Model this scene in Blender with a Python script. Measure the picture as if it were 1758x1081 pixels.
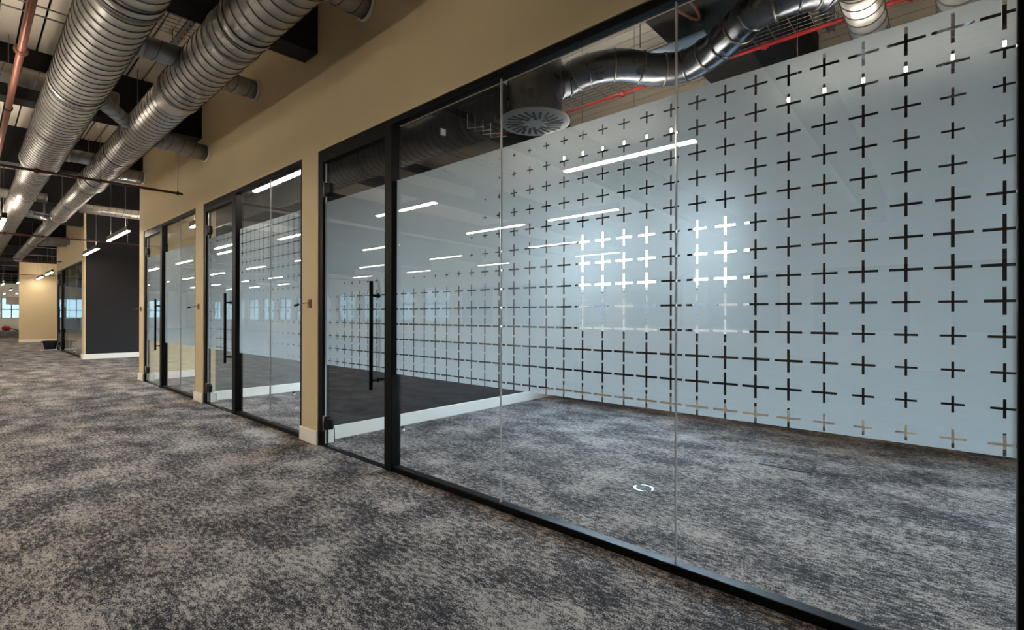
import bpy, math, random
from mathutils import Vector, Matrix
random.seed(7)
for o in list(bpy.data.objects): bpy.data.objects.remove(o)
SC = bpy.context.scene
COL = SC.collection
PI = math.pi
# ---------------------------------------------------------------- camera
# plan coordinates: s = metres along the glazed wall away from the camera (X = -s), y = into the rooms, z = up
D = 2.195; EYE = 1.2; F_PX = 840.0
YAW = math.radians(48.33); PIT = math.radians(.11); ROL = math.radians(.10)
cam_d = bpy.data.cameras.new('camera'); cam = bpy.data.objects.new('camera', cam_d); COL.objects.link(cam)
cam_d.sensor_width = 36.0; cam_d.lens = F_PX/1758*36; cam_d.clip_start = .05; cam_d.clip_end = 400
fw = Vector((-math.cos(YAW)*math.cos(PIT), math.sin(YAW)*math.cos(PIT), math.sin(PIT)))
rt = Vector((math.sin(YAW), math.cos(YAW), 0)); up = rt.cross(fw)
rt2 = rt*math.cos(ROL)+up*math.sin(ROL); up2 = up*math.cos(ROL)-rt*math.sin(ROL)
M = Matrix(((rt2.x, up2.x, -fw.x, 0), (rt2.y, up2.y, -fw.y, -D), (rt2.z, up2.z, -fw.z, EYE), (0, 0, 0, 1)))
cam.matrix_world = M
SC.camera = cam
# ---------------------------------------------------------------- view and sky
SC.view_settings.view_transform = 'Standard'; SC.view_settings.look = 'None'
SC.view_settings.gamma = 1; SC.view_settings.use_curve_mapping = False
SC.view_settings.exposure = 1.1
LAMP_E = 43.0
SKY_E = 17.0
w = bpy.data.worlds.new('sky'); SC.world = w; w.use_nodes = True
wn = w.node_tree.nodes; wl = w.node_tree.links; wn.clear()
wo = wn.new('ShaderNodeOutputWorld'); bg = wn.new('ShaderNodeBackground'); bg.inputs[1].default_value = SKY_E
tc = wn.new('ShaderNodeTexCoord'); sx = wn.new('ShaderNodeSeparateXYZ'); rp = wn.new('ShaderNodeValToRGB')
wl.new(tc.outputs['Generated'], sx.inputs[0]); wl.new(sx.outputs[2], rp.inputs[0])
e = rp.color_ramp.elements
e[0].position = 0; e[0].color = (.76, .91, 1.0, 1); e[1].position = .5; e[1].color = (.52, .74, 1.0, 1)
wl.new(rp.outputs[0], bg.inputs[0]); wl.new(bg.outputs[0], wo.inputs[0])

# ---------------------------------------------------------------- materials
def lin(c):
    return tuple((v/255/12.92 if v/255 <= .04045 else ((v/255+.055)/1.055)**2.4) for v in c)+(1,)
def mat(name, rgb, rough=.5, metal=0.0, spec=.5, noise=None, bump=None):
    m = bpy.data.materials.new(name); m.use_nodes = True
    n = m.node_tree.nodes; l = m.node_tree.links; b = n['Principled BSDF']
    b.inputs['Base Color'].default_value = lin(rgb); b.inputs['Roughness'].default_value = rough
    b.inputs['Metallic'].default_value = metal; b.inputs['Specular IOR Level'].default_value = spec
    if noise or bump:
        t = n.new('ShaderNodeTexCoord')
    if noise:
        sc, amt, rgh = noise
        nz = n.new('ShaderNodeTexNoise'); nz.inputs['Scale'].default_value = sc; nz.inputs['Detail'].default_value = 5
        l.new(t.outputs['Object'], nz.inputs['Vector'])
        mx = n.new('ShaderNodeMix'); mx.data_type = 'RGBA'
        a = lin(rgb); mx.inputs['A'].default_value = tuple(v*(1-amt) for v in a[:3])+(1,)
        mx.inputs['B'].default_value = tuple(min(1, v*(1+amt)) for v in a[:3])+(1,)
        l.new(nz.outputs['Fac'], mx.inputs['Factor']); l.new(mx.outputs['Result'], b.inputs['Base Color'])
        if rgh:
            mr = n.new('ShaderNodeMapRange'); mr.inputs['To Min'].default_value = rough-rgh; mr.inputs['To Max'].default_value = rough+rgh
            mr.inputs['From Min'].default_value = .3; mr.inputs['From Max'].default_value = .7
            l.new(nz.outputs['Fac'], mr.inputs['Value']); l.new(mr.outputs['Result'], b.inputs['Roughness'])
    if bump:
        sc, st, di = bump
        nb = n.new('ShaderNodeTexNoise'); nb.inputs['Scale'].default_value = sc; nb.inputs['Detail'].default_value = 3
        l.new(t.outputs['Object'], nb.inputs['Vector'])
        bp = n.new('ShaderNodeBump'); bp.inputs['Strength'].default_value = st; bp.inputs['Distance'].default_value = di
        l.new(nb.outputs['Fac'], bp.inputs['Height']); l.new(bp.outputs['Normal'], b.inputs['Normal'])
    return m
MAT = {
 'tan': mat('tan paint', (208, 189, 151), .75, noise=(3, .04, 0), bump=(220, .12, .002)),
 'charcoal': mat('charcoal paint', (27, 24, 28), .85, noise=(4, .08, 0), bump=(200, .1, .002)),
 'grey': mat('grey paint', (96, 98, 96), .8, noise=(4, .05, 0)),
 'skirt': mat('cream gloss', (244, 238, 226), .45, noise=(5, .03, 0)),
 'black': mat('black powder coat', (6, 6, 6), .5, spec=.15, noise=(60, .15, .05)),
 'beam': mat('black steel paint', (15, 14, 17), .75, noise=(6, .25, .05)),
 'deck': mat('white liner sheet', (238, 226, 210), .55, noise=(2, .04, 0)),
 'void': mat('dark void', (24, 21, 20), .9, noise=(9, .2, 0)),
 'galv': mat('galvanised steel', (196, 193, 188), .38, .95, noise=(16, .12, .08)),
 'galv_dark': mat('galvanised seam', (120, 115, 110), .45, 1.0, noise=(20, .15, .05)),
 'duct_dull': mat('dull galvanised duct', (160, 162, 166), .40, .9, noise=(7, .18, .08)),
 'duct_flex': mat('dark galvanised flex', (96, 100, 108), .3, .95, noise=(7, .25, .08)),
 'copper': mat('copper primer pipe', (142, 92, 76), .42, .35, noise=(9, .18, .08)),
 'rust': mat('dark red primer pipe', (92, 52, 44), .5, .1, noise=(12, .18, .05)),
 'red': mat('red pipe paint', (190, 44, 46), .4, noise=(15, .08, 0)),
 'zinc': mat('zinc plated steel', (150, 148, 144), .4, .9, noise=(30, .12, .05)),
 'housing': mat('bronze grey lamp body', (74, 66, 62), .45, .3, noise=(20, .1, 0)),
 'diffuser': mat('grey diffuser plate', (150, 152, 152), .55, noise=(12, .04, 0)),
 'slot': mat('black slot vane', (12, 12, 13), .6, noise=(30, .1, 0)),
 'joint': mat('glazing joint', (196, 196, 196), .2, .3, noise=(40, .06, 0)),
 'white': mat('white plastic', (236, 238, 236), .4, noise=(20, .02, 0)),
 'paleblue': mat('pale blue plastic', (196, 226, 240), .4, noise=(20, .03, 0)),
 'tub': mat('black rubber', (22, 23, 26), .55, noise=(25, .15, 0)),
 'brass': mat('brown socket plate', (120, 92, 70), .4, .5, noise=(40, .12, 0)),
 'blind': mat('roller blind fabric', (168, 156, 146), .8, noise=(30, .05, 0)),
 'navy': mat('navy cabinet', (44, 56, 82), .5, noise=(8, .06, 0)),
 'brick': mat('brown brick far', (64, 53, 44), .85, noise=(3, .2, 0)),
 'asphalt': mat('asphalt', (70, 68, 66), .95, noise=(2, .12, 0)),
 'plate': mat('pale flat strip', (196, 204, 208), .4, .3, noise=(8, .04, 0)),
}
def emat(name, rgb, st):
    m = bpy.data.materials.new(name); m.use_nodes = True; n = m.node_tree.nodes; l = m.node_tree.links
    n.remove(n['Principled BSDF']); em = n.new('ShaderNodeEmission'); em.inputs[0].default_value = rgb+(1,); em.inputs[1].default_value = st
    l.new(em.outputs[0], n['Material Output'].inputs[0]); return m
MAT['lamp'] = emat('lamp diffuser glow', (1.0, .895, .75), LAMP_E)
MAT['uplight_fill'] = emat('added uplight glow', (1.0, .895, .75), LAMP_E*.6)  # upward glow added to the lamps to brighten the roof liner
def glass_mat(nm='clear glass', tint=(.975, .985, .98, 1)):
    m = bpy.data.materials.new(nm); m.use_nodes = True; n = m.node_tree.nodes; l = m.node_tree.links
    n.remove(n['Principled BSDF'])
    tr = n.new('ShaderNodeBsdfTransparent'); tr.inputs[0].default_value = tint
    gl = n.new('ShaderNodeBsdfGlossy'); gl.inputs['Roughness'].default_value = 0.0
    fr = n.new('ShaderNodeFresnel'); ge = n.new('ShaderNodeNewGeometry')
    mr = n.new('ShaderNodeMapRange'); mr.inputs['To Min'].default_value = 1.5; mr.inputs['To Max'].default_value = 1/1.5
    l.new(ge.outputs['Backfacing'], mr.inputs['Value']); l.new(mr.outputs['Result'], fr.inputs['IOR'])
    mx = n.new('ShaderNodeMixShader'); l.new(fr.outputs[0], mx.inputs[0]); l.new(tr.outputs[0], mx.inputs[1]); l.new(gl.outputs[0], mx.inputs[2])
    l.new(mx.outputs[0], n['Material Output'].inputs[0]); return m
MAT['glass'] = glass_mat(); MAT['tinted'] = glass_mat('tinted dimming glass', (.17, .20, .21, 1))  # tint put in to dim the daylight at the far windows
def film_mat():
    m = bpy.data.materials.new('frosted film'); m.use_nodes = True; n = m.node_tree.nodes; l = m.node_tree.links
    n.remove(n['Principled BSDF'])
    di = n.new('ShaderNodeBsdfDiffuse'); di.inputs[0].default_value = (.36, .352, .34, 1)
    tl = n.new('ShaderNodeBsdfTranslucent'); tl.inputs[0].default_value = (.325, .352, .365, 1)
    rf = n.new('ShaderNodeBsdfRefraction'); rf.inputs['Color'].default_value = (.9, .95, .97, 1); rf.inputs['Roughness'].default_value = .7; rf.inputs['IOR'].default_value = 1.25
    nz = n.new('ShaderNodeTexNoise'); nz.inputs['Scale'].default_value = 900; t = n.new('ShaderNodeTexCoord'); l.new(t.outputs['Object'], nz.inputs['Vector'])
    mr = n.new('ShaderNodeMapRange'); mr.inputs['To Min'].default_value = .64; mr.inputs['To Max'].default_value = .70; l.new(nz.outputs['Fac'], mr.inputs['Value'])
    a = n.new('ShaderNodeMixShader'); l.new(mr.outputs['Result'], a.inputs[0]); l.new(di.outputs[0], a.inputs[1]); l.new(tl.outputs[0], a.inputs[2])
    b = n.new('ShaderNodeMixShader'); b.inputs[0].default_value = .028; l.new(a.outputs[0], b.inputs[1]); l.new(rf.outputs[0], b.inputs[2])
    l.new(b.outputs[0], n['Material Output'].inputs[0]); return m
MAT['film'] = film_mat()
def carpet_mat():
    m = bpy.data.materials.new('mottled carpet'); m.use_nodes = True; n = m.node_tree.nodes; l = m.node_tree.links; b = n['Principled BSDF']
    t = n.new('ShaderNodeTexCoord')
    def noise(scale, stretch, detail, rough=.5):
        mp = n.new('ShaderNodeMapping'); mp.inputs['Scale'].default_value = stretch; l.new(t.outputs['Object'], mp.inputs['Vector'])
        z = n.new('ShaderNodeTexNoise'); z.inputs['Scale'].default_value = scale; z.inputs['Detail'].default_value = detail; z.inputs['Roughness'].default_value = rough
        l.new(mp.outputs[0], z.inputs['Vector']); return z.outputs['Fac']
    def math_(op, a, bb, c=None):
        k = n.new('ShaderNodeMath'); k.operation = op
        for i, v in enumerate((a, bb, c)):
            if v is None: continue
            if isinstance(v, (int, float)): k.inputs[i].default_value = v
            else: l.new(v, k.inputs[i])
        return k.outputs[0]
    blot = noise(2.2, (1, 1.5, 1), 5, .65)
    mid = noise(38, (.6, 1.2, 1), 4, .68)
    fine = noise(170, (.75, 1, 1), 2, .6)
    # half metre tiles, each with its own shade
    mp = n.new('ShaderNodeMapping'); mp.inputs['Scale'].default_value = (2, 2, 0); l.new(t.outputs['Object'], mp.inputs['Vector'])
    fl = n.new('ShaderNodeVectorMath'); fl.operation = 'FLOOR'; l.new(mp.outputs[0], fl.inputs[0])
    wh = n.new('ShaderNodeTexWhiteNoise'); wh.noise_dimensions = '3D'; l.new(fl.outputs[0], wh.inputs['Vector'])
    v = math_('MULTIPLY', blot, .50); v = math_('MULTIPLY_ADD', mid, .62, v); v = math_('MULTIPLY_ADD', fine, .62, v); v = math_('MULTIPLY_ADD', wh.outputs['Value'], .035, v)
    rp = n.new('ShaderNodeValToRGB'); l.new(v, rp.inputs[0]); e = rp.color_ramp.elements
    e[0].position = .79; e[0].color = lin((40, 38, 41)); e[1].position = .985; e[1].color = lin((172, 163, 156))
    k = e.new(.87); k.color = lin((82, 78, 79))
    l.new(rp.outputs[0], b.inputs['Base Color']); b.inputs['Roughness'].default_value = .95; b.inputs['Specular IOR Level'].default_value = .15
    bp = n.new('ShaderNodeBump'); bp.inputs['Strength'].default_value = .5; bp.inputs['Distance'].default_value = .006
    l.new(v, bp.inputs['Height']); l.new(bp.outputs[0], b.inputs['Normal'])
    return m
MAT['carpet'] = carpet_mat()

# ---------------------------------------------------------------- mesh helpers (all in s, y, z)
class MB:
    def __init__(self): self.v = []; self.f = []; self.sm = []
    def quad(self, pts, smooth=False):
        i = len(self.v); self.v += [(-p[0], p[1], p[2]) for p in pts]; self.f.append(tuple(range(i, i+len(pts)))); self.sm.append(smooth)
    def box(self, s0, s1, y0, y1, z0, z1, sl=0.0):
        s0, s1 = min(s0, s1), max(s0, s1)
        P = [(s, y, z+sl*y) for s in (s0, s1) for y in (y0, y1) for z in (z0, z1)]
        i = len(self.v); self.v += [(-p[0], p[1], p[2]) for p in P]
        for q in ((0, 2, 3, 1), (4, 5, 7, 6), (0, 1, 5, 4), (2, 6, 7, 3), (0, 4, 6, 2), (1, 3, 7, 5)):
            self.f.append(tuple(i+a for a in q)); self.sm.append(False)
        return self
    def tube(self, pts, r, seg=12, cap=True, closed=False):
        pts = [Vector(p) for p in pts]; n = len(pts); rs = r if isinstance(r, (list, tuple)) else [r]*n
        t0 = (pts[1]-pts[0]).normalized(); ref = Vector((0, 0, 1)) if abs(t0.z) < .9 else Vector((1, 0, 0))
        u = t0.cross(ref).normalized(); base = len(self.v)
        for k in range(n):
            if closed: t = (pts[(k+1) % n]-pts[k-1]).normalized()
            else: t = (pts[min(k+1, n-1)]-pts[max(k-1, 0)]).normalized()
            u = (u-t*u.dot(t)).normalized(); vv = t.cross(u)
            for j in range(seg):
                a = 2*PI*j/seg; p = pts[k]+(u*math.cos(a)+vv*math.sin(a))*rs[k]
                self.v.append((-p.x, p.y, p.z))
        for k in range(n if closed else n-1):
            k2 = (k+1) % n
            for j in range(seg):
                j2 = (j+1) % seg
                self.f.append((base+k*seg+j, base+k2*seg+j, base+k2*seg+j2, base+k*seg+j2)); self.sm.append(True)
        if cap and not closed:
            self.f.append(tuple(base+j for j in range(seg))); self.sm.append(False)
            self.f.append(tuple(base+(n-1)*seg+j for j in reversed(range(seg)))); self.sm.append(False)
        return self
    def lathe(self, c, prof, seg=32):
        base = len(self.v); n = len(prof)
        for r, z in prof:
            for j in range(seg):
                a = 2*PI*j/seg; self.v.append((-(c[0]+r*math.cos(a)), c[1]+r*math.sin(a), c[2]+z))
        for k in range(n-1):
            for j in range(seg):
                j2 = (j+1) % seg
                self.f.append((base+k*seg+j, base+k*seg+j2, base+(k+1)*seg+j2, base+(k+1)*seg+j)); self.sm.append(True)
        return self
    def build(self, name, m, parent=None, label=None, cat=None, group=None, kind=None, bevel=0, origin=None):
        me = bpy.data.meshes.new(name)
        vs = self.v
        o = bpy.data.objects.new(name, me)
        if origin: vs = [(a+origin[0], b-origin[1], c-origin[2]) for a, b, c in vs]; o.location = (-origin[0], origin[1], origin[2])
        me.from_pydata(vs, [], self.f); me.polygons.foreach_set('use_smooth', self.sm)
        me.materials.append(MAT[m]); me.update()
        COL.objects.link(o)
        if parent:
            o.parent = parent
            if not origin: o.matrix_parent_inverse = Matrix.Translation(parent.location).inverted()
        if bevel:
            bv = o.modifiers.new('edge', 'BEVEL'); bv.width = bevel; bv.segments = 2; bv.limit_method = 'ANGLE'
        tag(o, label, cat, group, kind); return o
def tag(o, label=None, cat=None, group=None, kind=None):
    if label: o['label'] = label
    if cat: o['category'] = cat
    if group: o['group'] = group
    if kind: o['kind'] = kind
    return o
def empty(name, loc, label=None, cat=None, group=None, kind=None):
    o = bpy.data.objects.new(name, None); COL.objects.link(o); o.location = (-loc[0], loc[1], loc[2]); o.empty_display_size = .05
    return tag(o, label, cat, group, kind)
def box(name, m, s0, s1, y0, y1, z0, z1, **k): return MB().box(s0, s1, y0, y1, z0, z1).build(name, m, **k)
def dup(o, parent, loc):
    c = o.copy(); COL.objects.link(c); c.parent = parent; c.location = loc; c.matrix_parent_inverse = Matrix.Identity(4); return c
def smooth_path(pts, n=8):
    P = [Vector(p) for p in pts]; out = []
    for i in range(len(P)-1):
        a, b = P[i], P[i+1]; p0 = P[i-1] if i else a*2-b; p3 = P[i+2] if i+2 < len(P) else b*2-a
        for k in range(n):
            t = k/n
            out.append(.5*((2*a)+(b-p0)*t+(2*p0-5*a+4*b-p3)*t*t+(3*a-p0-3*b+p3)*t**3))
    out.append(P[-1]); return out

SL = .02; ZB = 3.64; ZD = 4.22         # roof slope, beam underside and liner height at the glazed wall
H = 2.723                             # opening height
YB = 4.08                             # back wall of the small rooms
YL = -12.0                            # far side of the open office
SE = 54.5                             # end wall
# ---------------------------------------------------------------- setting: floor, walls
box('floor', 'carpet', -6, SE+.2, YL-.1, 6.0, -.06, 0, kind='structure')
box('ground_outside', 'asphalt', -120, 170, -120, 120, -.5, -.4, kind='structure')
# front wall: lintel above the glazing and the nibs between the openings
OPEN = [(-.26, 4.37), (4.69, 7.62), (7.96, 10.93)]
wf = MB()
top = ZD+.02
wf.box(-6, 11.26, 0, .15, H, top)
prev = -6
for a, b in OPEN: wf.box(prev, a, 0, .15, 0, H); prev = b
wf.box(prev, 11.26, 0, .15, 0, H)
wf.build('wall_front', 'tan', kind='structure')
w4 = MB().box(17.50, 23.3, 0, .034, H, top).box(17.8, 23.3, .034, .15, H, top).box(17.50, 17.86, 0, .034, 0, H).box(17.8, 17.86, .034, .15, 0, H).box(23.15, 23.3, 0, .15, 0, H)
w4.build('wall_front_far', 'tan', kind='structure')
box('wall_charcoal', 'charcoal', 17.50, 17.8, .035, 6.0, 0, top+.3, kind='structure')
# dividers between rooms
box('wall_divider_1', 'charcoal', 4.46, 4.60, .15, YB, 0, ZB, kind='structure')
box('wall_divider_2', 'grey', 7.74, 7.88, .15, YB, 0, ZB, kind='structure')
box('wall_divider_3', 'tan', 11.08, 11.26, .15, 6.0, 0, top+.3, kind='structure')
box('wall_right', 'charcoal', -2.75, -2.60, .15, YB, 0, top+.2, kind='structure')
box('wall_room_far', 'tan', 23.15, 23.3, .15, 6.0, 0, top+.3, kind='structure')
box('wall_tan_end', 'tan', 30.3, 30.5, -.54, 6.0, 0, 3.52, kind='structure')
box('baseboard_tan_end', 'skirt', 30.28, 30.3, -.56, 3.0, 0, .13, kind='structure')
# walls with windows: (name, material, axis, ...)
WIN = []
def wall_with_windows(name, m, axis, a0, a1, f0, f1, z1, wins):
    mb = MB()
    def put(p, q, z0, z2):
        if q-p < .001 or z2-z0 < .001: return
        if axis == 's': mb.box(p, q, f0, f1, z0, z2)
        else: mb.box(f0, f1, p, q, z0, z2)
    cur = a0
    for (p, q, zl, zh) in sorted(wins):
        put(cur, p, 0, z1); put(p, q, 0, zl); put(p, q, zh, z1); cur = q
    put(cur, a1, 0, z1)
    mb.build(name, m, kind='structure')
wn_i = [0]
def window(axis, p, q, zl, zh, f, mull=(), trans=(), portal=True, face=1, m='black', gm='glass'):
    wn_i[0] += 1
    root = empty('window_%d' % wn_i[0], ((p+q)/2, f, zl) if axis == 's' else (f, (p+q)/2, zl), kind='structure')
    def bar(nm, a, b, z0, z1, mm=m, d=.03, lab=None):
        if axis == 's': return box(nm, mm, a, b, f-d, f+d, z0, z1, parent=root)
        return box(nm, mm, f-d, f+d, a, b, z0, z1, parent=root)
    t = .05
    bar('window_frame', p, q, zl, zl+t); bar('window_frame', p, q, zh-t, zh); bar('window_frame', p, p+t, zl+t, zh-t); bar('window_frame', q-t, q, zl+t, zh-t)
    for x in mull: bar('mullion', x-t*.5, x+t*.5, zl+t, zh-t)
    for z in trans: bar('transom', p+t, q-t, z-t*.6, z+t*.6, d=.026)
    bar('pane', p+t*.5, q-t*.5, zl+t*.5, zh-t*.5, gm, .004)
    if portal:
        ld = bpy.data.lights.new('daylight_portal', 'AREA'); ld.shape = 'RECTANGLE'; ld.size = q-p; ld.size_y = zh-zl; ld.cycles.is_portal = True
        lo = bpy.data.objects.new('daylight_portal', ld); COL.objects.link(lo)
        c = (p+q)/2; z = (zl+zh)/2
        if axis == 's': lo.location = (-c, f+.12*face, z); lo.rotation_euler = (PI/2 if face < 0 else -PI/2, 0, 0)
        else: lo.location = (-(f+.12*face), c, z); lo.rotation_euler = (PI/2, 0, PI/2 if face > 0 else -PI/2)
    return root
R1W = [(2.92, 4.36, .93, 2.56), (1.75, 2.55, .93, 2.56), (-2.4, -.75, .93, 2.56)]  # last opening is out of view, added for daylight on the carpet
wall_with_windows('wall_back_1', 'charcoal', 's', -2.75, 4.60, YB, YB+.2, 4.03, R1W)
cl = box('wall_back_upper', 'void', -2.75, 4.60, YB+.03, YB+.2, 4.03, ZD+.3, kind='structure')
for k in range(3): box('panel', 'deck', -2.6, 4.46, YB, YB+.03, 4.032+.098*k, 4.032+.098*k+.09, parent=cl)
wall_with_windows('wall_back_2', 'grey', 's', 4.60, 7.74, YB, YB+.2, top+.3, [(4.85, 7.5, .7, 2.7)])
wall_with_windows('wall_back_3', 'tan', 's', 7.74, 11.08, YB, YB+.2, top+.3, [(8.1, 10.85, .7, 2.7)])
window('s', *R1W[0], YB+.12, trans=(2.16,)); window('s', *R1W[1], YB+.12); window('s', *R1W[2], YB+.12)
window('s', 4.85, 7.5, .7, 2.7, YB+.12, mull=(6.1,)); window('s', 8.1, 10.85, .7, 2.7, YB+.12, mull=(9.45,))  # both out of view, enlarged to brighten the frosted films
wall_with_windows('wall_back_recess', 'tan', 's', 11.08, SE, 6.0, 6.2, top+.6, [(12.2, 16.6, .9, 2.5), (18.6, 22.4, .9, 2.5)])
window('s', 12.2, 16.6, .9, 2.5, 6.1, mull=(13.7, 15.2)); window('s', 18.6, 22.4, .9, 2.5, 6.1, mull=(19.8, 21.1))
LW = []
s = -4.6
while s < 50: LW += [(s, s+1.9, .87, 2.4)]; s += 2.62
wall_with_windows('wall_left', 'tan', 's', -6, SE, YL-.2, YL, 4.15, LW)
for i, (p, q, a, b) in enumerate(LW):
    window('s', p, q, a, b, YL-.1, mull=((p+q)/2,), trans=(1.75,), face=-1, gm='tinted', portal=i < 12)
EW = [(-10.2, -6.4, .96, 2.56), (-5.2, -1.4, .96, 2.56), (-.2, 3.4, .96, 2.56)]
wall_with_windows('wall_end', 'skirt', 'y', YL, 6.0, SE, SE+.2, top+.4, EW)
for (p, q, a, b) in EW: window('y', p, q, a, b, SE+.1, mull=(p+.55, p+1.1, p+1.75, p+2.6), trans=(1.62,), portal=True, gm='tinted')
box('wall_behind', 'tan', -6.2, -6, YL, 6.0, 0, top+.3, kind='structure')
for (p, q, a, b) in EW[2:]:
    bl = box('roller_blind', 'blind', SE-.05, SE-.02, p+.25, q, 2.02, 2.6, label='beige roller blind half lowered over the far end window', cat='blind')
# baseboards
def skirt(name, pieces):
    mb = MB()
    for pc in pieces: mb.box(*pc)
    mb.build(name, 'skirt', kind='structure', bevel=.004)
MB().box(4.362, 4.37, .074, .158, 0, H).box(4.37, 4.46, .15, .158, 0, H).build('trim_1', 'charcoal', kind='structure')
skirt('baseboard_front_1', [(4.355, 4.705, -.018, 0, 0, .13), (4.352, 4.37, -.018, .0, 0, .13)])
skirt('baseboard_front_2', [(7.605, 7.975, -.018, 0, 0, .13)])
skirt('baseboard_front_3', [(10.915, 11.278, -.018, 0, 0, .13), (11.26, 11.278, 0, 6, 0, .13)])
skirt('baseboard_divider_1', [(4.352, 4.37, .075, .168, 0, .13), (4.352, 4.46, .15, .168, 0, .13), (4.442, 4.46, .168, YB, 0, .13)])
skirt('baseboard_divider_2', [(7.602, 7.62, .075, .168, 0, .13), (7.602, 7.74, .15, .168, 0, .13), (7.722, 7.74, .168, YB, 0, .13)])
skirt('baseboard_divider_3', [(10.912, 10.93, .075, .168, 0, .13), (10.912, 11.08, .15, .168, 0, .13), (11.062, 11.08, .168, YB, 0, .13)])
skirt('baseboard_back_1', [(-2.6, 4.442, YB-.018, YB, 0, .13)])
skirt('baseboard_back_2', [(4.60, 7.722, YB-.018, YB, 0, .13)])
skirt('baseboard_back_3', [(7.88, 11.062, YB-.018, YB, 0, .13)])
skirt('baseboard_charcoal', [(17.482, 17.50, -.018, 6.0, 0, .14), (17.50, 17.88, -.018, 0, 0, .14)])
# ---------------------------------------------------------------- roof: backing, beams, liner panels
ce = MB().box(-6.2, SE+.2, YL-.2, 6.2, ZD+.05, ZD+.12, sl=SL).build('ceiling', 'void', kind='structure')
PW = .162
BEAMS = [(-5.58+3.32*k, -5.32+3.32*k) for k in range(0, 19)]
BEAMS[2] = (1.06, 1.32)
pm = {}
def panel_mesh(L):
    if L in pm: return pm[L]
    mb = MB().box(-L/2, L/2, 0, PW-.02, 0, .03, sl=SL)
    me = bpy.data.meshes.new('panel'); me.from_pydata(mb.v, [], mb.f); me.materials.append(MAT['deck']); pm[L] = me; return me
rest = MB()
for bi in range(len(BEAMS)-1):
    a, b = BEAMS[bi][1], BEAMS[bi+1][0]
    y = YL
    while y < 6.0-PW:
        near = (-2.3 < y < 3.5) and (bi < 5 or (y < .1)) and bi >= 1 and bi < 13
        if near:
            o = bpy.data.objects.new('panel', panel_mesh(round(b-a, 3))); COL.objects.link(o); o.parent = ce; o.location = (-(a+b)/2, y, ZD+SL*y)
        else: rest.box(a, b, y, y+PW-.02, ZD, ZD+.03, sl=SL)
        y += PW
rest.build('panel_field', 'deck', parent=ce, kind='stuff')
for i, (a, b) in enumerate(BEAMS):
    y0 = YL; y1 = 6.0
    if i == 2:
        MB().box(a, b, YL, 0, ZB, ZD+.06, sl=SL).build('beam', 'beam', label='black roof beam crossing over the corridor outside the widest meeting room', cat='beam', group='black roof beams')
        MB().box(1.06, 1.90, .15, YB, ZB, ZD+.06, sl=SL).build('beam', 'beam', label='broad black roof beam over the widest meeting room', cat='beam', group='black roof beams')
    else:
        MB().box(a, b, y0, y1, ZB, ZD+.06, sl=SL).build('beam', 'beam', label='black roof beam crossing above the spiral ducts', cat='beam', group='black roof beams')
# dark bulkheads closing the roof zone farther down the hall
# ---------------------------------------------------------------- glazing
PCX, PCZ, K0, S0 = .1245, .1164, 1.2517, -.138
FZ0, FZ1 = .748, 2.248
ROOM1 = [(-.3, (.95,.55,.45,.35,.42,.7,.85,.92,.8,.65,.55,.55,.65)), (-.14, (.95,.55,.45,.35,.42,.7,.85,.92,.8,.65,.55,.55,.65)), (-.01, (.9,.7,.55,.5,.6,.75,.85,.8,.6,.55,.5,.5,.55)),
 (.11, (.9,.78,.68,.62,.68,.75,.78,.78,.65,.55,.52,.5,.48)), (.24, (.78,.75,.75,.7,.7,.68,.75,.75,.7,.6,.62,.56,.5)), (.36, (.8,.75,.72,.7,.7,.7,.7,.72,.75,.75,.75,.7,.6)),
 (.6, (.75,.7,.7,.7,.7,.7,.75,.78,.82,.86,.9,.87,.82)), (.95, (.65,.65,.65,.65,.66,.7,.75,.8,.86,.9,.91,.91,.87)), (1.3, (.5,.55,.6,.65,.68,.72,.75,.8,.86,.9,.92,.92,.88)),
 (1.6, (.4,.5,.55,.6,.65,.7,.75,.8,.86,.92,.92,.92,.9)), (1.9, (.25,.35,.45,.5,.56,.65,.7,.8,.88,.92,.93,.93,.9)), (2.05, (.1,.2,.35,.4,.5,.6,.66,.75,.88,.92,.93,.93,.9)),
 (2.17, (0,.08,.17,.3,.4,.5,.58,.72,.86,.91,.93,.93,.9)), (2.3, (0,0,0,.1,.22,.33,.48,.7,.86,.93,.93,.93,.9)), (2.42, (0,0,0,0,0,0,.32,.66,.86,.93,.93,.93,.9)),
 (2.8, (0,0,0,0,0,0,.16,.6,.86,.92,.93,.93,.9)), (3.05, (0,0,0,0,0,0,.08,.6,.86,.92,.93,.93,.9)), (3.35, (0,0,0,0,0,0,.36,.82,.9,.92,.93,.92,.9)),
 (3.9, (0,0,0,0,0,0,.26,.75,.85,.86,.88,.88,.86)), (4.12, (0,0,0,0,0,0,0,.25,.35,.4,.5,.55,.55)), (4.4, (0,0,0,0,0,0,0,.1,.2,.25,.3,.4,.4))]
ROOM2 = [(4.6, (.95,.95,.93,.9,.8,.6,.45,.4,.4,.38,.36,.4,.3)), (5.5, (.95,.95,.92,.85,.65,.45,.3,.2,.2,.15,.1,.1,.05)), (6.3, (.95,.9,.78,.6,.4,.22,.1,0,0,0,0,0,0)),
 (6.7, (.85,.4,.15,0,0,0,0,0,0,.35,.7,.85,.88)), (7.2, (.7,.3,0,0,0,0,0,0,0,.3,.6,.75,.85)), (7.4, (.6,.6,.6,.6,.6,.6,.6,.6,.6,.6,.6,.7,.7)), (7.7, (.6,)*13)]
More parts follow.
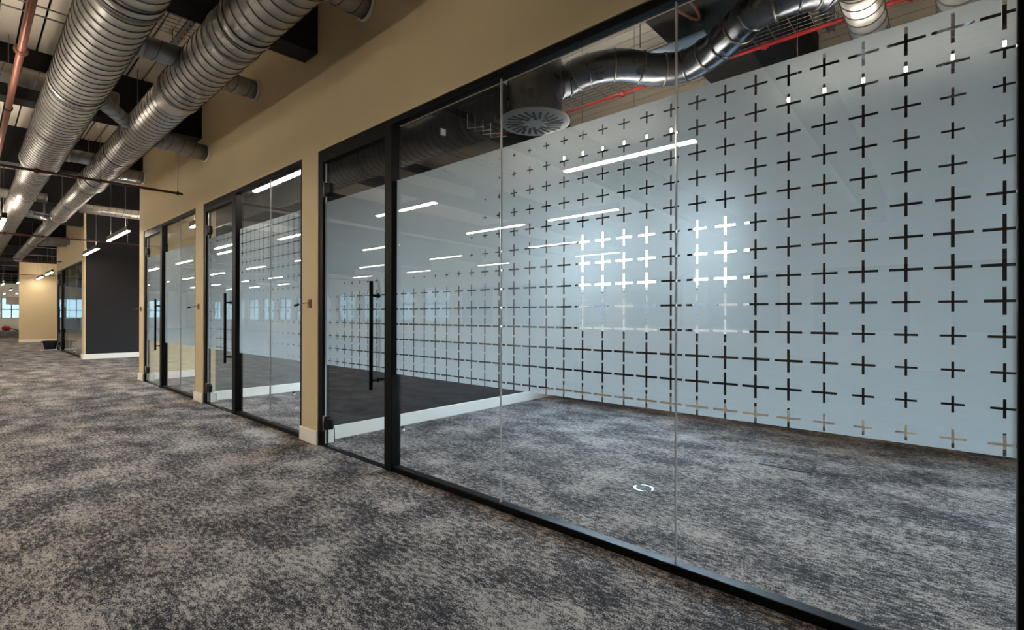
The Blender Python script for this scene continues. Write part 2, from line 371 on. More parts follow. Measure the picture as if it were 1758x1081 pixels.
ROOM3 = [(7.9, (.85,.85,.85,.8,.75,.7,.5,.3,0,0,0,0,0)), (8.4, (.7,.7,.7,.6,.5,.4,.2,0,0,0,0,0,0)), (8.75, (0,)*13), (9.55, (0,)*13), (9.75, (0,0,0,0,0,0,.5,.6,.6,.6,.5,.4,.3)), (9.85, (0,)*13), (10.5, (0,)*13), (10.7, (.6,)*13), (11, (.6,)*13)]
ROOM4 = [(17, (0,)*13), (30, (0,)*13)]
def tval(tab, s, k):
    k = 8-k
    if s <= tab[0][0]: return tab[0][1][k]
    for (a, ra), (b, rb) in zip(tab, tab[1:]):
        if a <= s <= b: u = (s-a)/(b-a); return ra[k]*(1-u)+rb[k]*u
    return tab[-1][1][k]
def film_mesh(s0, s1, tab, y):
    mb = MB()
    def q(a, b, c, d):
        a, b = max(a, s0), min(b, s1)
        if b-a > 1e-5 and d-c > 1e-5: mb.quad([(a, y, c), (a, y, d), (b, y, d), (b, y, c)])
    i0 = int(math.floor((s0-S0)/PCX-.5)); i1 = int(math.ceil((s1-S0)/PCX+.5))
    zt = K0+8.5*PCZ; zb = K0-4.5*PCZ
    zt = min(zt, FZ1)
    q(s0, s1, zt, FZ1)
    for k in range(-4, 9):
        z0 = max(FZ0, K0+(k-.5)*PCZ); z1 = K0+(k+.5)*PCZ
        if k == 8: z1 = zt
        if k == -4: z0 = FZ0
        cz = K0+k*PCZ; run = None
        for i in range(i0, i1+1):
            cx = S0+i*PCX; a = cx-PCX/2; b = cx+PCX/2; t = tval(tab, cx, k)
            if t < .05:
                q(a, b, z0, z1); continue
            lx = t*PCX*.49; lz = t*PCZ*.49; hw = .0056*(.35+.65*t)
            zl, zh = max(z0, cz-lz), min(z1, cz+lz)
            q(a, b, z0, zl); q(a, b, zh, z1)
            q(a, cx-hw, zl, cz-hw); q(cx+hw, b, zl, cz-hw)
            q(a, cx-hw, cz+hw, zh); q(cx+hw, b, cz+hw, zh)
            q(a, cx-lx, cz-hw, cz+hw); q(cx+lx, b, cz-hw, cz+hw)
    return mb
GY0, GY1 = .032, .044
def pane(root, s0, s1, z0, z1, tab):
    p = box('glass_pane', 'glass', s0, s1, GY0, GY1, z0, z1, parent=root)
    if tab: film_mesh(s0, s1, tab, GY1+.0008).build('frosted_film', 'film', parent=p)
def glazing(s0, s1, post, joints, tab, label, dlabel, n, jw=.05):
    # jamb at the far end (s1) carries the door; the post stands between door and fixed panes
    root = empty('glazed_partition', ((s0+post[0])/2, .035, 0), label, 'partition', 'black framed glass partitions')
    fy0, fy1 = .008, .072
    box('head_rail', 'black', s0, s1, fy0, fy1, H-.045, H, parent=root, bevel=.003)
    box('base_track', 'black', s0, post[0], fy0, fy1, 0, .042, parent=root, bevel=.004)
    box('jamb', 'black', s0, s0+jw, fy0, fy1, .042, H-.045, parent=root, bevel=.003)
    box('jamb', 'black', s1-.075, s1, fy0, fy1, 0, H-.045, parent=root, bevel=.003)
    box('door_post', 'black', post[0], post[1], fy0-.012, fy1+.012, 0, H-.045, parent=root, bevel=.004)
    box('transom_rail', 'black', post[1], s1-.075, fy0, fy1, H-.115, H-.045, parent=root, bevel=.003)
    xs = [s0+jw-.005]+list(joints)+[post[0]+.005]
    for a, b in zip(xs, xs[1:]): pane(root, a+.002, b-.002, .03, H-.03, tab)
    for j in joints: box('glazing_joint', 'joint', j-.003, j+.003, GY0-.001, GY1+.001, .042, H-.045, parent=root)
    d0, d1 = post[1]+.006, s1-.08
    door = empty('door_%d' % n, ((d0+d1)/2, .035, 0), kind='structure'); door['label'] = dlabel
    pane(door, d0, d1, .012, H-.12, tab)
    hs = d0+.13
    h = empty('pull_handle', (hs, -.03, .6)); h.parent = door; h.matrix_parent_inverse = Matrix.Translation(door.location).inverted()
    bpy.data.objects.remove(h)
    bar = MB().tube([(hs, -.035, .61), (hs, -.035, 1.475)], .0155, 14).build('pull_handle', 'black', parent=door)
    for z in (.685, 1.36): MB().tube([(hs, -.035, z), (hs, GY0+.002, z)], .011, 10).tube([(hs, GY0-.008, z), (hs, GY0+.001, z)], .019, 12).build('standoff', 'black', parent=bar)
    MB().tube([(hs, .110, .61), (hs, .110, 1.475)], .0155, 14).tube([(hs, .11, .685), (hs, GY1, .685)], .011, 10).tube([(hs, .11, 1.36), (hs, GY1, 1.36)], .011, 10).build('inner_handle', 'black', parent=door)
    for z in (.21, 2.36):
        hg = MB().box(d1-.11, d1-.01, GY0-.014, GY1+.014, z-.045, z+.045).box(d1-.03, d1+.01, GY0-.01, GY1+.03, z-.06, z+.06).build('hinge', 'black', parent=door, bevel=.003)
        MB().tube([(d1-.005, GY0-.016, z-.07), (d1-.005, GY0-.016, z+.07)], .009, 10).build('hinge_pin', 'zinc', parent=hg)
    MB().box(d1-.001, d1+.004, GY0, GY1, .02, H-.12).build('seal', 'joint', parent=door)
    MB().box(d0, d1, fy0, fy1, 0, .004).build('threshold', 'black', parent=door)
    return root
glazing(OPEN[0][0], OPEN[0][1], (3.19, 3.285), (.954, 2.079), ROOM1, 'widest glass partition, three panes with cross patterned frosted film', 'frosted glass door with black pull handle beside the widest partition', 1, jw=.095)
glazing(OPEN[1][0], OPEN[1][1], (6.42, 6.535), (5.513,), ROOM2, 'two pane glass partition with dense grid pattern along the film top', 'frosted glass door with black pull handle into the grey walled room', 2)
glazing(OPEN[2][0], OPEN[2][1], (9.70, 9.82), (8.814,), ROOM3, 'two pane glass partition with nearly plain film before a tan room', 'frosted glass door with black pull handle into the tan walled room', 3)
glazing(17.86, 23.15, (21.95, 22.06), (19.2, 20.6), ROOM4, 'far glass partition beyond the charcoal wall', 'far glass door beyond the charcoal wall', 4)

# ---------------------------------------------------------------- spiral ducts
def helix(mb, A, B, r, pitch, wd=.011, hh=.006, seg=28):
    A = Vector(A); B = Vector(B); t = (B-A).normalized(); L = (B-A).length
    ref = Vector((0, 0, 1)) if abs(t.z) < .9 else Vector((1, 0, 0)); u = t.cross(ref).normalized(); v = t.cross(u)
    n = int(L/pitch*seg); base = len(mb.v)
    for k in range(n+1):
        a = 2*PI*k/seg; c = A+t*(k/seg*pitch); d = u*math.cos(a)+v*math.sin(a)
        for off, rr in ((-wd/2, r-.002), (-wd*.3, r+hh), (wd*.3, r+hh), (wd/2, r-.002)):
            p = c+t*off+d*rr; mb.v.append((-p.x, p.y, p.z))
    for k in range(n):
        for j in range(3):
            a = base+k*4+j; mb.f.append((a, a+1, a+5, a+4)); mb.sm.append(False)
def ring(mb, c, axis, r, wd, seg=32):
    c = Vector(c); t = Vector(axis).normalized()
    mb.tube([c-t*wd/2, c-t*wd/2+t*.001, c+t*wd/2-t*.001, c+t*wd/2], [r-.004, r+.007, r+.007, r-.004], seg, cap=False)
def spiral_duct(root, runs, pitch=.135, m='galv'):
    for (A, B, r) in runs:
        MB().tube([A, B], r, 40, cap=True).build('duct_pipe', m, parent=root)
        hb = MB(); helix(hb, A, B, r, pitch); hb.build('spiral_seam', 'galv_dark', parent=root)
    for (A, B, r), nx in zip(runs, runs[1:]+[None]):
        if nx: 
            t = (Vector(B)-Vector(A)).normalized()
            MB().tube([Vector(B)-t*.02, Vector(B)+t*.12, Vector(B)+t*.22], [r+.006, r+.006, nx[2]+.006], 40, cap=False).build('reducer', m, parent=root)
def couplings(root, A, B, r, at, m='galv_dark'):
    A = Vector(A); t = (Vector(B)-A).normalized()
    for d in at:
        mb = MB(); ring(mb, A+t*d, t, r, .07); mb.build('coupling', 'galv', parent=root)
        mb = MB(); ring(mb, A+t*(d-.045), t, r+.001, .012); ring(mb, A+t*(d+.045), t, r+.001, .012); mb.build('coupling_gasket', 'slot', parent=root)
def strap(root, c, axis, r, ztop):
    mb = MB(); ring(mb, c, axis, r+.004, .03); mb.build('strap', 'zinc', parent=root)
    MB().tube([(c[0], c[1], c[2]+r), (c[0], c[1], ztop)], .005, 6).build('hanger_rod', 'zinc', parent=root)
Y2, Z2 = -.775, 3.40
d2 = empty('spiral_duct', (3, Y2, Z2), 'narrower galvanised spiral duct running beside the tan wall', 'duct', 'main spiral ducts')
spiral_duct(d2, [((-3, Y2, Z2), (5.6, Y2, Z2), .195), ((5.8, Y2, Z2), (10.4, Y2, Z2), .184), ((10.6, Y2, Z2), (14.6, Y2, Z2), .150), ((14.8, Y2, Z2), (27, Y2, Z2), .128)], pitch=.12)
couplings(d2, (-3, Y2, Z2), (5.6, Y2, Z2), .195, (3.2, 6.9)); couplings(d2, (5.8, Y2, Z2), (10.4, Y2, Z2), .184, (2.6, 4.3)); couplings(d2, (10.6, Y2, Z2), (14.6, Y2, Z2), .150, (2.2,)); couplings(d2, (14.8, Y2, Z2), (27, Y2, Z2), .13, (3, 6, 9))
Y1, Z1 = -1.485, 3.335
d1 = empty('spiral_duct', (3, Y1, Z1), 'widest galvanised spiral duct, farther from the tan wall', 'duct', 'main spiral ducts')
spiral_duct(d1, [((-3, Y1, Z1), (9.2, Y1, Z1), .208), ((9.4, Y1, Z1), (30, Y1, Z1), .168)], pitch=.115)
couplings(d1, (-3, Y1, Z1), (9.2, Y1, Z1), .208, (3.6, 6.9, 9.0)); couplings(d1, (9.4, Y1, Z1), (30, Y1, Z1), .168, (2.6, 5.6, 8.6, 11.6, 14.6))
for sx_ in (4.2, 7.4, 10.9, 14.2, 17.5, 20.8): strap(d2, (sx_, Y2, Z2), (1, 0, 0), .195 if sx_ < 5.7 else (.184 if sx_ < 10.5 else (.15 if sx_ < 14.7 else .128)), ZD+SL*Y2)
for sx_ in (4.0, 7.5, 10.3, 14.1, 17.4, 20.7): strap(d1, (sx_, Y1, Z1), (1, 0, 0), .208 if sx_ < 9.3 else .168, ZD+SL*Y1)
# branches: stubs from the narrower duct into the wall, links from the wider duct
def branch(root, pts, r, m='duct_dull', collar=True):
    pts = [Vector(q) for q in pts]
    p = MB().tube(smooth_path(pts, 5) if len(pts) > 2 else pts, r, 24).build('branch', m, parent=root)
    A, B = pts[-2], pts[-1]; t = (B-A).normalized(); L = (B-A).length
    mb = MB(); helix(mb, A, B, r, .13, .008, .004, 20); mb.build('spiral_seam', 'galv_dark', parent=p)
    mb = MB(); ring(mb, A+t*L*.2, t, r, .05, 24); mb.build('coupling', m, parent=p)
    if collar:
        mb = MB(); ring(mb, B-t*.012, t, r+.008, .03, 24); mb.build('collar', 'skirt', parent=p)
for (sx_, z, r) in ((3.55, 3.734, .11), (5.815, 3.73, .10), (10.9, 3.70, .10)): branch(d2, [(sx_, Y2+.08, Z2+.15), (sx_, Y2+.2, z-.06), (sx_, Y2+.36, z), (sx_, 0, z)], r)
branch(d2, [(7.42, Y2+.14, 3.42), (7.50, 0, 3.39)], .105)
branch(d2, [(20.0, Y2+.1, 3.4), (20.0, 0, 3.45)], .11); branch(d2, [(20.6, Y2+.1, 3.4), (20.6, 0, 3.45)], .11)
for (sx_, z) in ((4.95, 3.42), (9.1, 3.42)): branch(d1, [(sx_, Y1+.18, z), (sx_, Y2-.16, z)], .088, collar=False)
branch(d1, [(6.4, Y1+.18, 3.4), (7.05, Y2-.14, 3.40)], .075, collar=False)
branch(d1, [(14.7, Y1+.14, 3.38), (15.2, Y2-.1, 3.40)], .075, collar=False)
for sx_, lab in ((7.2, 'slim transverse duct passing above the widest spiral duct'), (14.3, 'slim transverse duct above the widest duct, farther down the hall')):
    tb = empty('spiral_duct', (sx_, -2.5, 3.68), lab, 'duct')
    branch(tb, [(sx_, -4.6, 3.68), (sx_, -1.0, 3.68)], .10, m='galv', collar=False)
    MB().tube([(sx_, -3.0, 3.78), (sx_, -3.0, ZD+SL*-3)], .005, 6).build('hanger_rod', 'zinc', parent=tb)
# recess ducts across the charcoal bay
dr = empty('spiral_duct', (14, 2, 3.5), 'slim galvanised duct crossing the charcoal walled recess', 'duct')
branch(dr, [(13.6, -.56, 3.45), (13.6, 5.9, 3.45)], .10, m='galv', collar=False)
[MB().tube([(13.6, q, 3.55), (13.6, q, ZD+SL*q)], .005, 6).build('hanger_rod', 'zinc', parent=dr) for q in (1.0, 3.0)]
# ---------------------------------------------------------------- sprinkler pipes
def pipe(name, pts, r, m, label, cat='pipe', group=None, fit=(), rods=()):
    root = empty(name, pts[0], label, cat, group)
    MB().tube(pts, r, 14).build('pipe_run', m, parent=root)
    t = (Vector(pts[1])-Vector(pts[0])).normalized()
    for c in fit:
        mb = MB(); ring(mb, c, t, r+.006, .05, 14); ring(mb, c, t, r+.014, .012, 14); mb.build('coupling', m, parent=root)
    for c in rods:
        mb = MB(); ring(mb, c, t, r+.003, .02, 14); mb.build('clip', 'slot', parent=root)
        MB().tube([(c[0], c[1], c[2]+r), (c[0], c[1], ZD+SL*c[1])], .004, 6).build('hanger_rod', 'zinc', parent=root)
    return root
YP, ZP = -1.876, 3.4
pipe('sprinkler_pipe', [(-4, YP, ZP), (36, YP, ZP)], .027, 'copper', 'copper coloured sprinkler main running along the corridor beside the widest duct', fit=[(5.75, YP, ZP), (12, YP, ZP)], rods=[(7.45, YP, ZP), (10.4, YP, ZP), (13.7, YP, ZP)])
for (s_, y1, lab) in ((8.25, -.085, 'dark red sprinkler branch ending before the tan wall above the second door'), (15.05, 5.5, 'dark red sprinkler branch crossing in front of the charcoal wall'), (21.75, -.03, 'dark red sprinkler branch ending at the wall above the far glass partition'), (29.9, 2.5, 'dark red sprinkler branch crossing before the tan end wall')):
    rods = [(s_, -1.0, 2.95), (s_, y1-.06 if y1 < 1 else .5, 2.95)]
    pipe('sprinkler_pipe', [(s_, -11.5, 2.95), (s_, y1, 2.95)], .017, 'rust', lab, group='sprinkler branches', fit=[(s_, -1.6, 2.95)], rods=rods)

# ---------------------------------------------------------------- pendant lamps
ZL = 2.78
protos = {}
def lamp(sc, y, label, group, L=1.4, z=ZL, wf=.36):
    key = round(L, 2); ztop = ZD+SL*y
    root = empty('pendant_light', (sc, y, z), label, 'lamp', group)
    if key not in protos:
        h = MB().box(-L/2, L/2, -.029, .029, .012, .085).box(-L/2, L/2, -.029, -.0262, .085, .100).box(-L/2, L/2, .0262, .029, .085, .100)
        me = {}
        def mk(nm, mb, m):
            x = bpy.data.meshes.new(nm); x.from_pydata(mb.v, [], mb.f); x.polygons.foreach_set('use_smooth', mb.sm); x.materials.append(MAT[m]); me[nm] = x
        mk('housing', h, 'housing'); mk('light_diffuser', MB().box(-L/2+.006, L/2-.006, -.024, .024, -.003, .0125), 'lamp'); mk('added_uplight', MB().box(-L/2+.02, L/2-.02, -.025, .025, .084, .089), 'uplight_fill'); mk('suspension_wire', MB().tube([(0, 0, 0), (0, 0, 1)], .0022, 6), 'zinc')  # strip on top of the housing is an added uplight for the roof
        mk('end_cap', MB().box(-.004, .004, -.031, .031, .010, .101), 'slot')
        protos[key] = me
    me = protos[key]
    for nm, lx in (('housing', 0), ('light_diffuser', 0), ('added_uplight', 0), ('suspension_wire', L*wf), ('suspension_wire', -L*wf), ('end_cap', L/2), ('end_cap', -L/2)):
        o = bpy.data.objects.new(nm, me[nm]); COL.objects.link(o); o.parent = root
        o.location = (lx, 0, .085 if nm == 'suspension_wire' else 0)
        if nm == 'suspension_wire': o.scale = (1, 1, ztop-z-.085)
    return root
G = 'linear pendant lights over the open office'
GL = 'linear pendant light over the open office'
for k in range(0, 9): lamp(2.42+3.65*k, -2.13, GL+', row closest to the glazed wall', G, 1.45)
lamp(12.3, -1.74, 'linear pendant light just below the widest spiral duct', G, 1.45)
lamp(4.3, -4.2, 'extra linear pendant light starting the second row from the glazed wall', G, 1.3)
for k in range(0, 8): lamp(6.2+3.65*k, -4.2, GL+', second row from the glazed wall', G, 1.45)
for k in range(0, 8): lamp(6.6+3.62*k, -6.48, GL+', third row from the glazed wall', G, 1.3)
for k in range(0, 8): lamp(6.75+3.7*k, -8.6, GL+', fourth row from the glazed wall', G, 1.3)
lamp(12.46, -.12, 'linear pendant light in the recess nearer the tan wall corner', G, 1.95); lamp(16.07, -.05, 'linear pendant light before the charcoal wall, past the first recess lamp', G, 1.95)
lamp(25.6, .01, 'small looking pendant light against the tan end wall, nearer one', G, 1.95); lamp(29.1, .01, 'small looking pendant light against the tan end wall, farther one', G, 1.95)
for s_, y in ((36.6, -.80), (34.3, -.36), (44.5, -.16), (53.3, -.1), (51.9, .5)): lamp(s_-.3, y, 'distant pendant light near the end windows', 'distant pendant lights')
lamp(2.40, 1.845, 'linear pendant light inside the widest meeting room behind the middle pane', 'meeting room lights', z=ZL+.009, wf=.2); lamp(.29, 1.845, 'linear pendant light inside the widest meeting room, away from its door', 'meeting room lights', 1.2, z=ZL+.009, wf=.44)
lamp(5.93, .29, 'linear pendant light close behind the glass of the grey walled room', 'meeting room lights'); lamp(6.1, 2.0, 'linear pendant light deep inside the grey walled room', 'meeting room lights')
lamp(9.5, .55, 'linear pendant light close behind the glass of the tan walled room', 'meeting room lights'); lamp(9.4, 2.2, 'linear pendant light deep inside the tan walled room', 'meeting room lights')
lamp(20.4, 1.0, 'linear pendant light in the far glazed room', 'meeting room lights')

# ---------------------------------------------------------------- meeting room services
cx, cy, cz = 2.645, 1.066, 2.85
sd = empty('swirl_diffuser', (cx, cy, cz), 'round grey swirl diffuser with radial black slots on a metal drum', 'air diffuser')
MB().lathe((cx, cy, cz), [(.0, -.001), (.285, -.001), (.30, .006), (.302, .018), (.27, .022), (0, .022)], 56).build('face_plate', 'diffuser', parent=sd)
MB().lathe((cx, cy, cz), [(.235, .0225), (.238, .25), (.238, .50), (.225, .53), (0, .535)], 40).build('drum', 'duct_flex', parent=sd)
for k in range(24):
    a = 2*PI*k/24+.1; r0, r1 = ((.085, .245) if k % 3 == 0 else ((.135, .25) if k % 3 == 1 else (.11, .235)))
    tw = .22
    p0 = (cx+r0*math.cos(a-tw*.5), cy+r0*math.sin(a-tw*.5)); p1 = (cx+r1*math.cos(a+tw*.3), cy+r1*math.sin(a+tw*.3))
    d = Vector((p1[0]-p0[0], p1[1]-p0[1])); nrm = Vector((-d.y, d.x)).normalized()*.0115
    mb = MB()
    for z0 in (0,):
        b4 = [(p0[0]+nrm.x, p0[1]+nrm.y), (p1[0]+nrm.x, p1[1]+nrm.y), (p1[0]-nrm.x, p1[1]-nrm.y), (p0[0]-nrm.x, p0[1]-nrm.y)]
        lo = [(q[0], q[1], cz-.0035) for q in b4]; hi = [(q[0], q[1], cz+.002) for q in b4]
        mb.quad(lo); mb.quad(hi[::-1])
        for i in range(4): j = (i+1) % 4; mb.quad([lo[i], hi[i], hi[j], lo[j]])
    mb.build('slot_vane', 'slot', parent=sd)
fd = empty('flexible_duct', (2, 1.6, 3.3), 'curved metal duct leading from the swirl diffuser across the meeting room', 'duct')
ctr = [(2.58, 1.275, 3.23), (2.50, 1.375, 3.29), (2.36, 1.42, 3.34), (2.11, 1.56, 3.36), (1.90, 1.80, 3.34), (1.68, 1.93, 3.35), (1.42, 1.87, 3.37), (1.19, 1.70, 3.37), (1.02, 1.56, 3.38), (.82, 1.56, 3.40), (.66, 1.65, 3.42), (.575, 1.72, 3.42)]
path = smooth_path(ctr, 7)
MB().tube(path, .13, 26).build('duct_sleeve', 'duct_flex', parent=fd)
for i in range(5, len(path)-2, 5):
    t = (path[i+1]-path[i-1]).normalized(); mb = MB(); ring(mb, path[i], t, .130, .018, 26); mb.build('duct_band', 'duct_flex' if i % 2 else 'galv_dark', parent=fd)
MB().tube([(1.95, 1.63, 3.48), (1.95, 1.63, ZD+.1)], .006, 8).build('hanger_rod', 'zinc', parent=fd)
for (a, sx_, lab) in ((0, .45, 'vertical looking spiral duct above the frosted film, meeting the curved duct'), (1, -.06, 'spiral duct stub above the frosted film next to the black end jamb')):
    r = empty('spiral_duct', (sx_, 2.5, 3.42), lab, 'duct')
    spiral_duct(r, [((sx_, 1.75, 3.42), (sx_, YB, 3.40), .118)], pitch=.12)
rp_ = pipe('red_pipe', [(-2.5, 2.49, 3.58), (4.44, 2.49, 3.58)], .018, 'red', 'thin red fire pipe under the white roof liner of the widest meeting room', fit=[(1.2, 2.49, 3.58), (2.6, 2.49, 3.58), (.2, 2.49, 3.58)])
bk = empty('cable_basket', (2, 2.3, 3.58), 'wire cable basket beside the red pipe under the meeting room roof', 'cable tray')
for yy in (2.12, 2.18, 2.24, 2.30, 2.36, 2.42): MB().tube([(-2.2, yy, 3.573), (4.4, yy, 3.573)], .003, 5).build('basket_wire', 'zinc', parent=bk)
cw = None
for k in range(30):
    sk = -.1+k*.15
    if cw is None: cw = MB().tube([(0, 2.10, 3.62), (0, 2.10, 3.57), (0, 2.44, 3.57), (0, 2.44, 3.62)], .003, 5).build('cross_wire', 'zinc', parent=bk); cw.matrix_parent_inverse = Matrix.Translation(bk.location).inverted(); cw.location = (-sk, 0, 0)
    else: c = dup(cw, bk, (-sk, 0, 0)); c.matrix_parent_inverse = Matrix.Translation(bk.location).inverted()
st = empty('strut_channel', (.72, 2.6, 3.58), 'perforated steel strut hanging beside the red pipe', 'bracket')
MB().box(.70, .741, 2.58, 2.584, 3.56, 4.27).box(.70, .703, 2.58, 2.62, 3.56, 4.27).box(.738, .741, 2.58, 2.62, 3.56, 4.27).build('channel', 'zinc', parent=st)
for k in range(10): MB().tube([(.7205, 2.5785, 3.62+.07*k), (.7205, 2.5805, 3.62+.07*k)], .009, 10).build('hole', 'slot', parent=st)
MB().box(.85, .89, 1.9, 3.5, 4.02, 4.06).build('steel_angle', 'zinc', label='steel angle spanning above the cable basket', cat='bracket')
MB().tube(smooth_path([(1.66, 1.2, 3.62), (1.60, 1.45, 3.60), (1.54, 1.70, 3.60), (1.50, 1.76, 3.61), (1.48, 1.62, 3.62), (1.50, 1.3, 3.64)], 5), .012, 8).build('copper_pipe', 'copper', label='bent copper refrigerant pipe below the broad black beam', cat='pipe')
MB().box(1.50, 2.06, 1.86, 2.06, 3.545, 3.56).build('pale_strip', 'plate', label='pale flat strip resting above the curved duct', cat='plate')  # thin pale box laid level above the duct
# cable hooks and tag on the dark divider side
for k, yy in enumerate((1.92, 2.05, 2.19, 2.33)):
    MB().tube([(4.40, yy, 3.80), (4.40, yy, 3.50), (4.14, yy+.02, 3.46)], .004, 6).build('cable_hook', 'white', label='thin white cable hook under the black beam by the diffuser', cat='hook', group='white cable hooks')
box('cable_tag', 'white', 4.43, 4.46, 1.53, 1.60, 3.33, 3.40, label='small white tag on the dark divider wall above the film', cat='tag')
# corridor cable basket
b2 = empty('cable_basket', (5.8, -.6, 4.05), 'wire cable basket crossing the corridor above both spiral ducts', 'cable tray')
for q in range(6): MB().tube([(5.57+.08*q, -3.5, 4.02), (5.57+.08*q, 0, 4.12)], .003, 5).build('basket_wire', 'zinc', parent=b2)
for q in range(18): yq = -3.3+.18*q; MB().tube([(5.55, yq, 4.08+.0286*(yq+3.5)), (5.55, yq, 4.018+.0286*(yq+3.5)), (5.99, yq, 4.018+.0286*(yq+3.5)), (5.99, yq, 4.08+.0286*(yq+3.5))], .003, 5).build('cross_wire', 'zinc', parent=b2)
s2 = empty('strut_channel', (5.7, -.72, 4.0), 'perforated steel strut carrying the corridor cable basket', 'bracket')
MB().box(5.30, 6.1, -.76, -.72, 3.985, 4.01).build('channel', 'zinc', parent=s2)
for q in range(8): MB().tube([(5.35+.1*q, -.74, 3.984), (5.35+.1*q, -.74, 3.986)], .011, 8).build('hole', 'slot', parent=s2)
MB().tube([(5.34, -.74, 4.0), (5.34, -.74, 4.25)], .005, 6).tube([(6.06, -.74, 4.0), (6.06, -.74, 4.25)], .005, 6).build('hanger_rod', 'zinc', parent=s2)
for sq, zq in ((6.50, 4.10), (6.37, 4.13)): MB().tube([(sq, -5.0, zq+.02*-5), (sq, -.02, zq)], .008, 8).build('conduit', 'zinc', label='thin galvanised conduit under the corridor roof liner beside the cable basket', cat='pipe', group='corridor conduits')
# ---------------------------------------------------------------- small things
for (s_, z, lab) in ((4.524, 1.313, 'between the first two glass doors'), (7.815, 1.323, 'between the second and third glass doors'), (11.13, 1.318, 'on the nib by the recess corner')):
    r = empty('wall_outlet', (s_, 0, z), 'brown wall outlet with a loose cable tail '+lab, 'outlet')
    MB().box(s_-.035, s_+.035, -.008, 0, z-.04, z+.04).build('back_plate', 'brass', parent=r, bevel=.002)
    MB().box(s_-.02, s_+.02, -.013, -.008, z-.02, z+.026).build('socket_insert', 'copper', parent=r)
    c = MB().tube(smooth_path([(s_, -.012, z+.01), (s_+.03, -.045, z+.005), (s_+.06, -.085, z-.01)], 5), .004, 6).build('cable', 'copper', parent=r)
    MB().tube([(s_+.055, -.08, z-.008), (s_+.085, -.11, z-.02)], .011, 8).build('connector', 'slot', parent=c)
for (s_, y, lab) in ((4.25, .87, 'small black door stop on the carpet inside the widest room'), (7.42, 1.16, 'small black door stop on the carpet inside the grey walled room')):
    r = empty('door_stop', (s_, y, 0), lab, 'door stop')
    MB().lathe((s_, y, 0), [(0, .03), (.016, .03), (.018, .006), (.02, 0)], 16).build('base', 'white', parent=r)
    MB().lathe((s_, y, 0), [(0, .045), (.02, .044), (.022, .03), (.016, .029)], 16).build('buffer', 'slot', parent=r)
rr = MB()
n = 40
for a0, a1 in ((.25, PI-.35), (PI+.25, 2*PI-.35)):
    P = []
    for i in range(n//2+1):
        a = a0+(a1-a0)*i/(n//2)+.6; wd = .012*math.sin(PI*i/(n//2))**.5+.0015; P.append((a, wd))
    for (a, wa), (b, wb) in zip(P, P[1:]):
        q = [((.066-wa)*math.cos(a), (.066-wa)*math.sin(a)), (.07*math.cos(a), .07*math.sin(a)), (.07*math.cos(b), .07*math.sin(b)), ((.066-wb)*math.cos(b), (.066-wb)*math.sin(b))]
        lo = [(1.582+u, .966+v, 0) for u, v in q]; hi = [(1.582+u, .966+v, .004) for u, v in q]
        rr.quad(hi[::-1]); 
        for i in range(4): j = (i+1) % 4; rr.quad([lo[i], lo[j], hi[j], hi[i]])
rr.build('floor_ring', 'paleblue', label='pale blue white ring lying on the meeting room carpet', cat='ring')
fb = empty('floor_box', (.97, 2.3, 0), 'carpeted floor box lid with dark edge strips in the widest room', 'floor box')
for q in ((1.15, .78, 2.118, 2.145), (1.15, 1.122, 2.145, 2.27), (.808, .78, 2.145, 2.33)): MB().box(min(q[0], q[1]), max(q[0], q[1]), q[2], q[3], 0, .004).build('edge_strip', 'slot', parent=fb)
MB().box(.809, 1.121, 2.146, 2.34, 0, .003).build('lid', 'carpet', parent=fb)
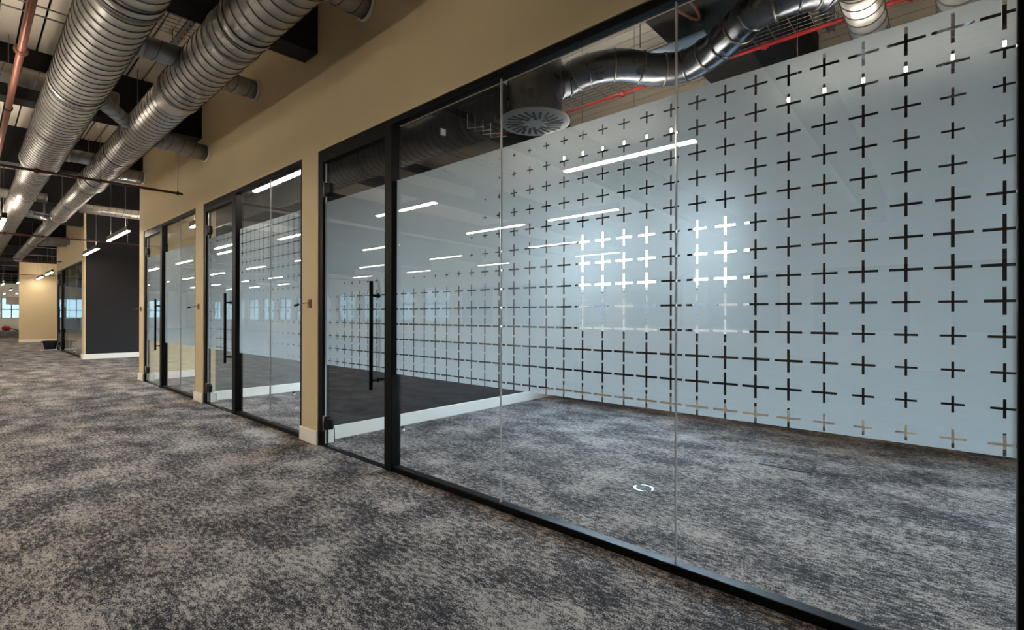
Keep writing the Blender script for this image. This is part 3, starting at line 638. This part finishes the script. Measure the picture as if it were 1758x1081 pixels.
# tub, trim and bottle by the far partition
t = empty('rubber_tub', (23.2, -.17, 0), 'black rubber tub with rope handles by the far glass partition', 'tub')
MB().lathe((23.2, -.17, 0), [(0, 0), (.135, 0), (.195, .30), (.205, .31), (.195, .315), (.185, .30), (.13, .02), (0, .02)], 28).build('bowl', 'tub', parent=t)
for sg in (-1, 1): MB().tube(smooth_path([(23.2-.07, -.17+sg*.19, .30), (23.2-.05, -.17+sg*.235, .27), (23.2+.05, -.17+sg*.235, .27), (23.2+.07, -.17+sg*.19, .30)], 4), .012, 8).build('handle', 'tub', parent=t)
MB().box(22.98, 23.02, -.44, -.01, 0, .02).build('trim_offcut', 'white', label='white trim offcut lying on the carpet beside the black tub', cat='trim')
bt = empty('water_bottle', (17.75, -.16, 0), 'small clear water bottle standing on the carpet by the charcoal wall', 'bottle')
MB().lathe((17.75, -.16, 0), [(0, 0), (.032, 0), (.034, .02), (.034, .13), (.03, .15), (.014, .19), (.013, .205)], 20).build('body', 'glass', parent=bt)
MB().lathe((17.75, -.16, 0), [(0, .226), (.015, .225), (.0155, .203), (.013, .2)], 16).build('cap', 'white', parent=bt)
v = empty('vacuum_cleaner', (53.2, .12, 0), 'red vacuum cleaner with black hose on the carpet by the end window', 'vacuum')
MB().lathe((53.2, .02, 0), [(0, .04), (.2, .04), (.24, .1), (.24, .26), (.18, .36), (.06, .4), (0, .4)], 24).build('body', 'red', parent=v)
MB().tube(smooth_path([(53.2, .25, .2), (53.15, .5, .08), (53.0, .75, .04), (52.9, .95, .1)], 6), .03, 8).build('hose', 'tub', parent=v)
for sg in (-1, 1): MB().tube([(53.2+sg*.17, -.02, .08), (53.2+sg*.17, .04, .08)], .08, 14).build('wheel', 'tub', parent=v)
cb = empty('storage_cabinet', (46.2, -2.9, 0), 'navy storage cabinet standing in the open office', 'cabinet')
MB().box(45.9, 46.5, -3.3, -2.5, 0, .95).build('body', 'navy', parent=cb, bevel=.01)
for z in (.08, .37, .66): d = MB().box(45.88, 45.9, -3.28, -2.52, z, z+.26).build('drawer', 'navy', parent=cb, bevel=.004); MB().box(45.86, 45.88, -3.0, -2.8, z+.2, z+.215).build('handle', 'zinc', parent=d)
# buildings outside the windows
for (s0, s1, y0, y1, h_, lab) in ((-14, 34, 30, 38, 3.0, 'low brown brick building seen through the meeting room windows'), (-30, 60, -60, -50, 6.5, 'long brick building beyond the open office windows')):
    b = empty('brick_building', ((s0+s1)/2, (y0+y1)/2, -.4), lab, 'building')
    MB().box(s0, s1, y0, y1, -.4, h_).build('walls', 'brick', parent=b)
    MB().box(s0-.4, s1+.4, y0-.4, y1+.4, h_, h_+.25).build('roof', 'asphalt', parent=b)
    yy = y0-.05 if y0 > 0 else y1+.05
    for k in range(int((s1-s0)/4)): MB().box(s0+1+4*k, s0+2.6+4*k, yy-.06, yy+.06, .7, 2.2).build('window', 'slot', parent=b)
